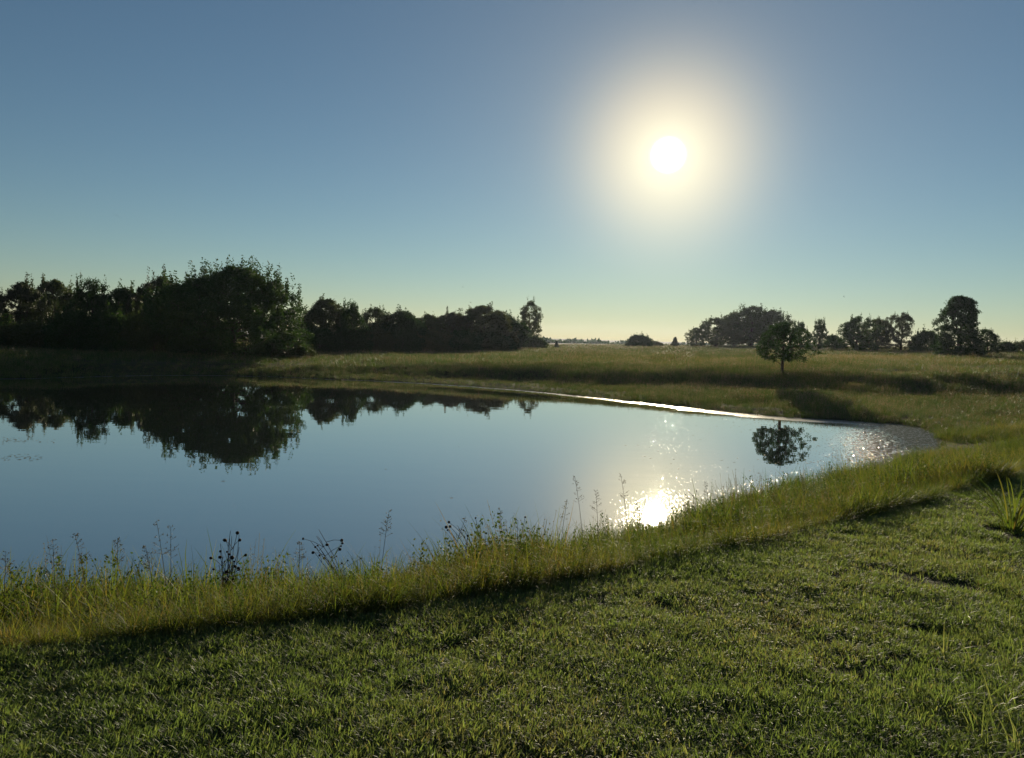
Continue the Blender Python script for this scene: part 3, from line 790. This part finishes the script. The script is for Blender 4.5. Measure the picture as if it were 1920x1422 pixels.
for q in range(3):
    hv, hf = ico_head(np.random.default_rng(900 + q), .011); HEADS.append(mesh_np('seed_head_%d' % q, hv, hf, M_black, True))

def bank_spot(px, Y):
    x, _ = at_y(px, 1050, Y); return x, Y, gz(x, Y)
def dead_plant(px, Y, py_top, n_st, n_hd, lean, spread, label, seed):
    rg = np.random.default_rng(seed)
    x, y_, z = bank_spot(px, Y); _, zt = at_y(px, py_top, Y); h = zt - z
    o = empty('dead_seed_plant', (x, y_, z - .01)); tag(o, label, 'plant', 'dead seed-head plants on the near bank')
    for q in range(n_st):
        a = rg.uniform(0, 6.28); hh = h * rg.uniform(.62, 1.0) if q else h
        lx = lean * h * rg.uniform(.6, 1.2) + spread * rg.normal() * .5; ly = spread * rg.normal() * .4
        tt_ = np.linspace(0, 1, 7)
        P = np.stack([lx * tt_ ** 1.3, ly * tt_ ** 1.3, hh * (tt_ * (1 + .2 * abs(lean)) - .2 * abs(lean) * tt_ ** 2)], 1) + rg.normal(0, .006, (7, 3)) * tt_[:, None]
        paths = [(P, np.linspace(.0036, .0016, 7))]; tips = [P[-1]]
        for b in range(rg.integers(2, 5)):
            k_ = rg.integers(3, 6); d_ = np.array([rg.normal(0, .07), rg.normal(0, .07), rg.uniform(.04, .13)])
            paths.append((np.array([P[k_], P[k_] + d_ * .5 + [0, 0, .01], P[k_] + d_]), np.array([.002, .0017, .0013]))); tips.append(P[k_] + d_)
        v_, f_ = tube_mesh(paths, 4)
        st = obj('stem', mesh_np('stem', v_, f_, M_deadstem, True), o)
        for tp in tips[1:] if q % 3 else tips:
            if rg.uniform() < n_hd:
                hd = obj('seed_head', HEADS[rg.integers(0, 3)], st); hd.location = tuple(tp); s1 = rg.uniform(.6, 1.35); hd.scale = (s1, s1, s1 * rg.uniform(.7, 1.1))
    return o
dead_plant(425, 5.0, 985, 10, .75, .02, .10, 'dead plant of upright black stems dotted with round seed heads, left of centre', 1)
dead_plant(668, 5.6, 985, 6, .75, -.45, .10, 'dead plant whose black stems lean left, right of the upright dotted one', 2)
dead_plant(915, 6.3, 968, 7, .8, -.30, .14, 'dead plant with arching dark stems left of the tall grass plumes', 3)
dead_plant(968, 6.4, 970, 3, .7, .04, .05, 'small upright dead plant with two dark seed heads beside the arching one', 4)
dead_plant(1298, 9.0, 920, 6, .5, .05, .12, 'dark dead plant at the right edge of the sun glare on the water', 5)

def plume(px, Y, py_top, label, seed, lean=0.0, dens=26, airy=.05):
    rg = np.random.default_rng(seed)
    x, y_, z = bank_spot(px, Y); _, zt = at_y(px, py_top, Y); h = zt - z
    o = empty('seed_plume', (x, y_, z - .01)); tag(o, label, 'plume', 'tall grass plumes standing out of the near bank')
    tt_ = np.linspace(0, 1, 8)
    P = np.stack([lean * h * tt_ ** 1.6 - lean * h, .03 * rg.normal() * tt_ ** 2, h * tt_], 1)
    v_, f_ = tube_mesh([(P, np.linspace(.003, .0011, 8))], 4); obj('stem', mesh_np('stem', v_, f_, M_plume, True), o)
    out = []; top = P[-1]
    for q in range(dens):
        u = rg.uniform(0, 1); b_ = top + (P[-2] - top) * u * 1.9; a = rg.uniform(0, 6.28); L = airy * (.35 + .9 * u)
        e_ = b_ + np.array([math.cos(a) * L, math.sin(a) * L, L * rg.uniform(.3, .9)])
        d_ = e_ - b_; sd = np.cross(d_, rg.normal(size=3)); sd = sd / (np.linalg.norm(sd) + 1e-9) * .0009
        out.append((np.array([b_ - sd, b_ + sd, e_ + sd, e_ - sd]), np.array([[0, 1, 2, 3]]), np.full(4, .5)))
        lv_, lf_ = leaves(rg, b_ + d_ * rg.uniform(.45, 1.0, (3, 1)), None, .011, up=.8); out.append((lv_, lf_, np.full(12, rg.uniform(0, 1))))
    v_, f_, va = merge(out); m_ = mesh_np('panicle', v_, f_, M_plume); add_attr(m_, 'var', 'FLOAT', va); obj('panicle', m_, o)['kind'] = 'stuff'
    for q in range(3):
        a = rg.uniform(0, 6.28); k_ = rg.integers(1, 4)
        A = arc(rg, P[k_], a, h * rg.uniform(.12, .3), h * rg.uniform(.08, .25), rg.uniform(.1, .6))
        v_, f_ = ribbon(A, .007, np.array([-math.sin(a), math.cos(a), 0])); m_ = mesh_np('leaf_blade', v_, f_, M_weed, True)
        add_attr(m_, 'var', 'FLOAT', np.full(len(v_), rg.uniform(.2, .9))); obj('leaf_blade', m_, o)
PL = [(1073, 6.9, 893, 'tallest straight grass plume, left of the sun glare on the water'),
      (1112, 7.0, 917, 'drooping plume just right of the tallest straight plume'),
      (1158, 7.3, 887, 'feathery plume topping the group left of the sun glare'),
      (1060, 6.6, 935, 'bare thin plume close on the left of the tallest straight plume'),
      (1190, 7.8, 940, 'short plume against the left edge of the sun glare'),
      (1318, 9.2, 905, 'thin plume right of the sun glare'),
      (1284, 9.0, 930, 'dark plume rising in front of the sun glare'),
      (935, 6.2, 953, 'faint plume above the arching dead plant'),
      (870, 6.0, 972, 'short faint plume left of the arching dead plant'),
      (728, 5.7, 955, 'lone faint plume between the two leaning dead plants'),
      (560, 5.3, 1015, 'low plume right of the upright dotted dead plant'),
      (322, 5.0, 983, 'slim curved plume left of the upright dotted dead plant'),
      (292, 4.9, 975, 'fullest tall plume on the left part of the bank'),
      (272, 4.8, 1020, 'low plume leaning below the fullest tall plume'),
      (224, 4.8, 1005, 'compact diamond-shaped plume on the left part of the bank'),
      (143, 4.7, 996, 'slim plume second nearest the left edge'),
      (92, 4.7, 1012, 'drooping plume near the left edge'),
      (14, 4.6, 1030, 'short plume at the very left edge'),
      (1495, 12.2, 890, 'thin stalk in front of the sapling reflection')]
for q, (px, Y_, pt, lb) in enumerate(PL):
    plume(px, Y_, pt, lb, 500 + q, lean=np.random.default_rng(q + 60).normal(0, .12), dens=int(np.random.default_rng(q).uniform(14, 34)))

def clump(name, px, Y, n_, h, reach, w, mat, label, seed, as_parts, spread=.08, group=None):
    rg = np.random.default_rng(seed)
    x, y_, z = bank_spot(px, Y); o = empty(name, (x, y_, z - .02)); tag(o, label, 'grass clump', group); acc = []
    for q in range(n_):
        a = rg.uniform(0, 6.28); r = spread * math.sqrt(rg.uniform(0, 1))
        A = arc(rg, (r * math.cos(a), r * math.sin(a), 0), a + rg.normal(0, .5), h * rg.uniform(.5, 1.05), reach * rg.uniform(.2, 1.1), rg.uniform(.1, .9))
        v_, f_ = ribbon(A, w * rg.uniform(.7, 1.2), np.array([-math.sin(a), math.cos(a), 0])); va = np.full(len(v_), rg.uniform(0, 1))
        if as_parts:
            m_ = mesh_np('blade', v_, f_, mat, True); add_attr(m_, 'var', 'FLOAT', va); obj('blade', m_, o)
        else: acc.append((v_, f_, va))
    if acc:
        v_, f_, va = merge(acc); m_ = mesh_np('blades', v_, f_, mat, True); add_attr(m_, 'var', 'FLOAT', va); obj('blades', m_, o)['kind'] = 'stuff'
clump('arching_grass_clump', 1895, 6.6, 60, .55, .85, .012, M_weed, 'clump of long arching blades at the right edge of the lawn', 70, True)
GC = 'dense grass clumps along the bank'
clump('dense_grass_clump', 1040, 5.7, 520, 0.39, 0.27, .004, M_weed, 'dense upright dark clump at the lawn edge below the tallest plume', 71, False, .26, GC)
clump('dense_grass_clump', 1255, 7.6, 520, 0.41, 0.31, .004, M_weed, 'dense brownish clump at the lower right edge of the sun glare', 72, False, .32, GC)
clump('dense_grass_clump', 690, 4.9, 520, 0.34, 0.27, .004, M_weed, 'rounded dense clump below the left-leaning dead plant', 73, False, .30, GC)
clump('dense_grass_clump', 1000, 6.0, 520, 0.33, 0.34, .004, M_weed, 'smaller clump touching the dense dark clump on its left', 74, False, .25, GC)

# ------------------------------------------------------------------ drifting bits on the water
rg = np.random.default_rng(640); FP = []
for (px, py, n_, sx, sy) in [(30, 826, 60, 30, 3), (30, 858, 40, 25, 4), (900, 900, 10, 350, 60), (1640, 830, 260, 70, 26), (1500, 800, 120, 90, 5), (1250, 840, 25, 110, 30), (1560, 870, 120, 60, 14)]:
    for q in range(n_):
        x_, y_ = on_z(px + rg.normal(0, sx), py + rg.normal(0, sy)); FP.append((x_, y_, .003))
FP = np.array(FP); FP = FP[inside(FP, shore)]
nn_ = len(FP); a_ = rg.uniform(0, 6.28, nn_); L_ = rg.uniform(.012, .05, nn_)
dx_ = np.stack([np.cos(a_), np.sin(a_), 0 * a_], 1) * L_[:, None]; dy_ = np.stack([-np.sin(a_), np.cos(a_), 0 * a_], 1) * (L_ * .35)[:, None]
up_ = np.array([0, 0, .004])
fv = np.stack([FP - dx_, FP - dy_ + up_, FP + dx_ + up_ * .5, FP + dy_ + up_], 1).reshape(-1, 3)
mfl = mesh_np('floating_leaves', fv, np.arange(nn_ * 4).reshape(-1, 4), M_dry); add_attr(mfl, 'var', 'FLOAT', np.repeat(rg.uniform(0, 1, nn_), 4))
fl = obj('floating_leaves', mfl); tag(fl, 'scattered bits of leaf litter drifting on the pond', 'leaf litter', kind='stuff')

# ------------------------------------------------------------------ birds
M_bird = plain_mat('bird_feather', (.03, .03, .032), .7, .2, .2, 20)
def bird(px, py, Y, span, bank, flap, label):
    d = ray(px, py); t_ = Y / d[1]; loc = (d[0] * t_, Y, HC + d[2] * t_)
    o = empty('flying_bird', loc); tag(o, label, 'bird', 'birds in the sky'); o.rotation_euler = (.1, bank, .5)
    L = span * .45; ss = np.linspace(-1, 1, 9)
    P = np.stack([0 * ss, ss * L * .5, .02 * span * np.cos(ss * 1.5)], 1)
    v_, f_ = tube_mesh([(P, span * np.array([.004, .02, .032, .04, .042, .038, .034, .03, .006]))], 8)
    obj('body', mesh_np('body', v_, f_, M_bird, True), o)
    tv = np.array([[-.02, -.2, 0], [.02, -.2, 0], [.05, -.36, 0], [-.05, -.36, 0], [-.02, -.2, .008], [.02, -.2, .008], [.05, -.36, .004], [-.05, -.36, .004]]) * span
    bx = np.array([[0, 3, 2, 1], [4, 5, 6, 7], [0, 1, 5, 4], [1, 2, 6, 5], [2, 3, 7, 6], [3, 0, 4, 7]])
    obj('tail', mesh_np('tail', tv, bx, M_bird), o)
    for sgn in (-1, 1):
        u = np.linspace(0, 1, 6); ch = np.array([.15, .16, .15, .12, .08, .02]) * span
        cx = sgn * u * span * .5; cz = flap * span * (np.sin(u * 2.2) * .5); cy = .05 * span - .06 * span * u ** 2
        top_ = np.stack([np.stack([cx, cy + ch * .4, cz], 1), np.stack([cx, cy - ch * .6, cz - .004 * span], 1)], 1).reshape(-1, 3)
        V_ = np.vstack([top_, top_ - [0, 0, .012 * span]]); F_ = []
        for q in range(5):
            a_ = 2 * q; F_ += [[a_, a_ + 1, a_ + 3, a_ + 2], [a_ + 12, a_ + 14, a_ + 15, a_ + 13], [a_, a_ + 2, a_ + 14, a_ + 12], [a_ + 1, a_ + 13, a_ + 15, a_ + 3]]
        obj('wing', mesh_np('wing', V_, np.array(F_), M_bird, True), o)
bird(219, 405, 62, .50, .45, .1, 'bird gliding with spread wings above the left wood')
bird(868, 539, 62, .22, -.9, .7, 'tiny bird above the right end of the left wood')
bird(1582, 557, 62, .22, .9, .7, 'tiny bird above the trees right of the sapling')

# ------------------------------------------------------------------ morning haze
hv = np.array([[a, b, c] for a in (-900, 900) for b in (-200, 900) for c in (-10.0, 16.0)], float)
hf = np.array([[0, 1, 3, 2], [4, 6, 7, 5], [0, 4, 5, 1], [2, 3, 7, 6], [0, 2, 6, 4], [1, 5, 7, 3]])
m_haze, t = new_mat('morning_haze')
out = N(t, 'ShaderNodeOutputMaterial'); pv = N(t, 'ShaderNodeVolumePrincipled')
pv.inputs['Color'].default_value = (.68, .78, 1.0, 1); pv.inputs['Density'].default_value = .0001; pv.inputs['Anisotropy'].default_value = .6
t.links.new(pv.outputs[0], out.inputs['Volume'])
hz = obj('haze', mesh_np('haze', hv, hf, m_haze)); hz['kind'] = 'stuff'; hz['label'] = 'thin morning haze over the field'; hz['category'] = 'haze'
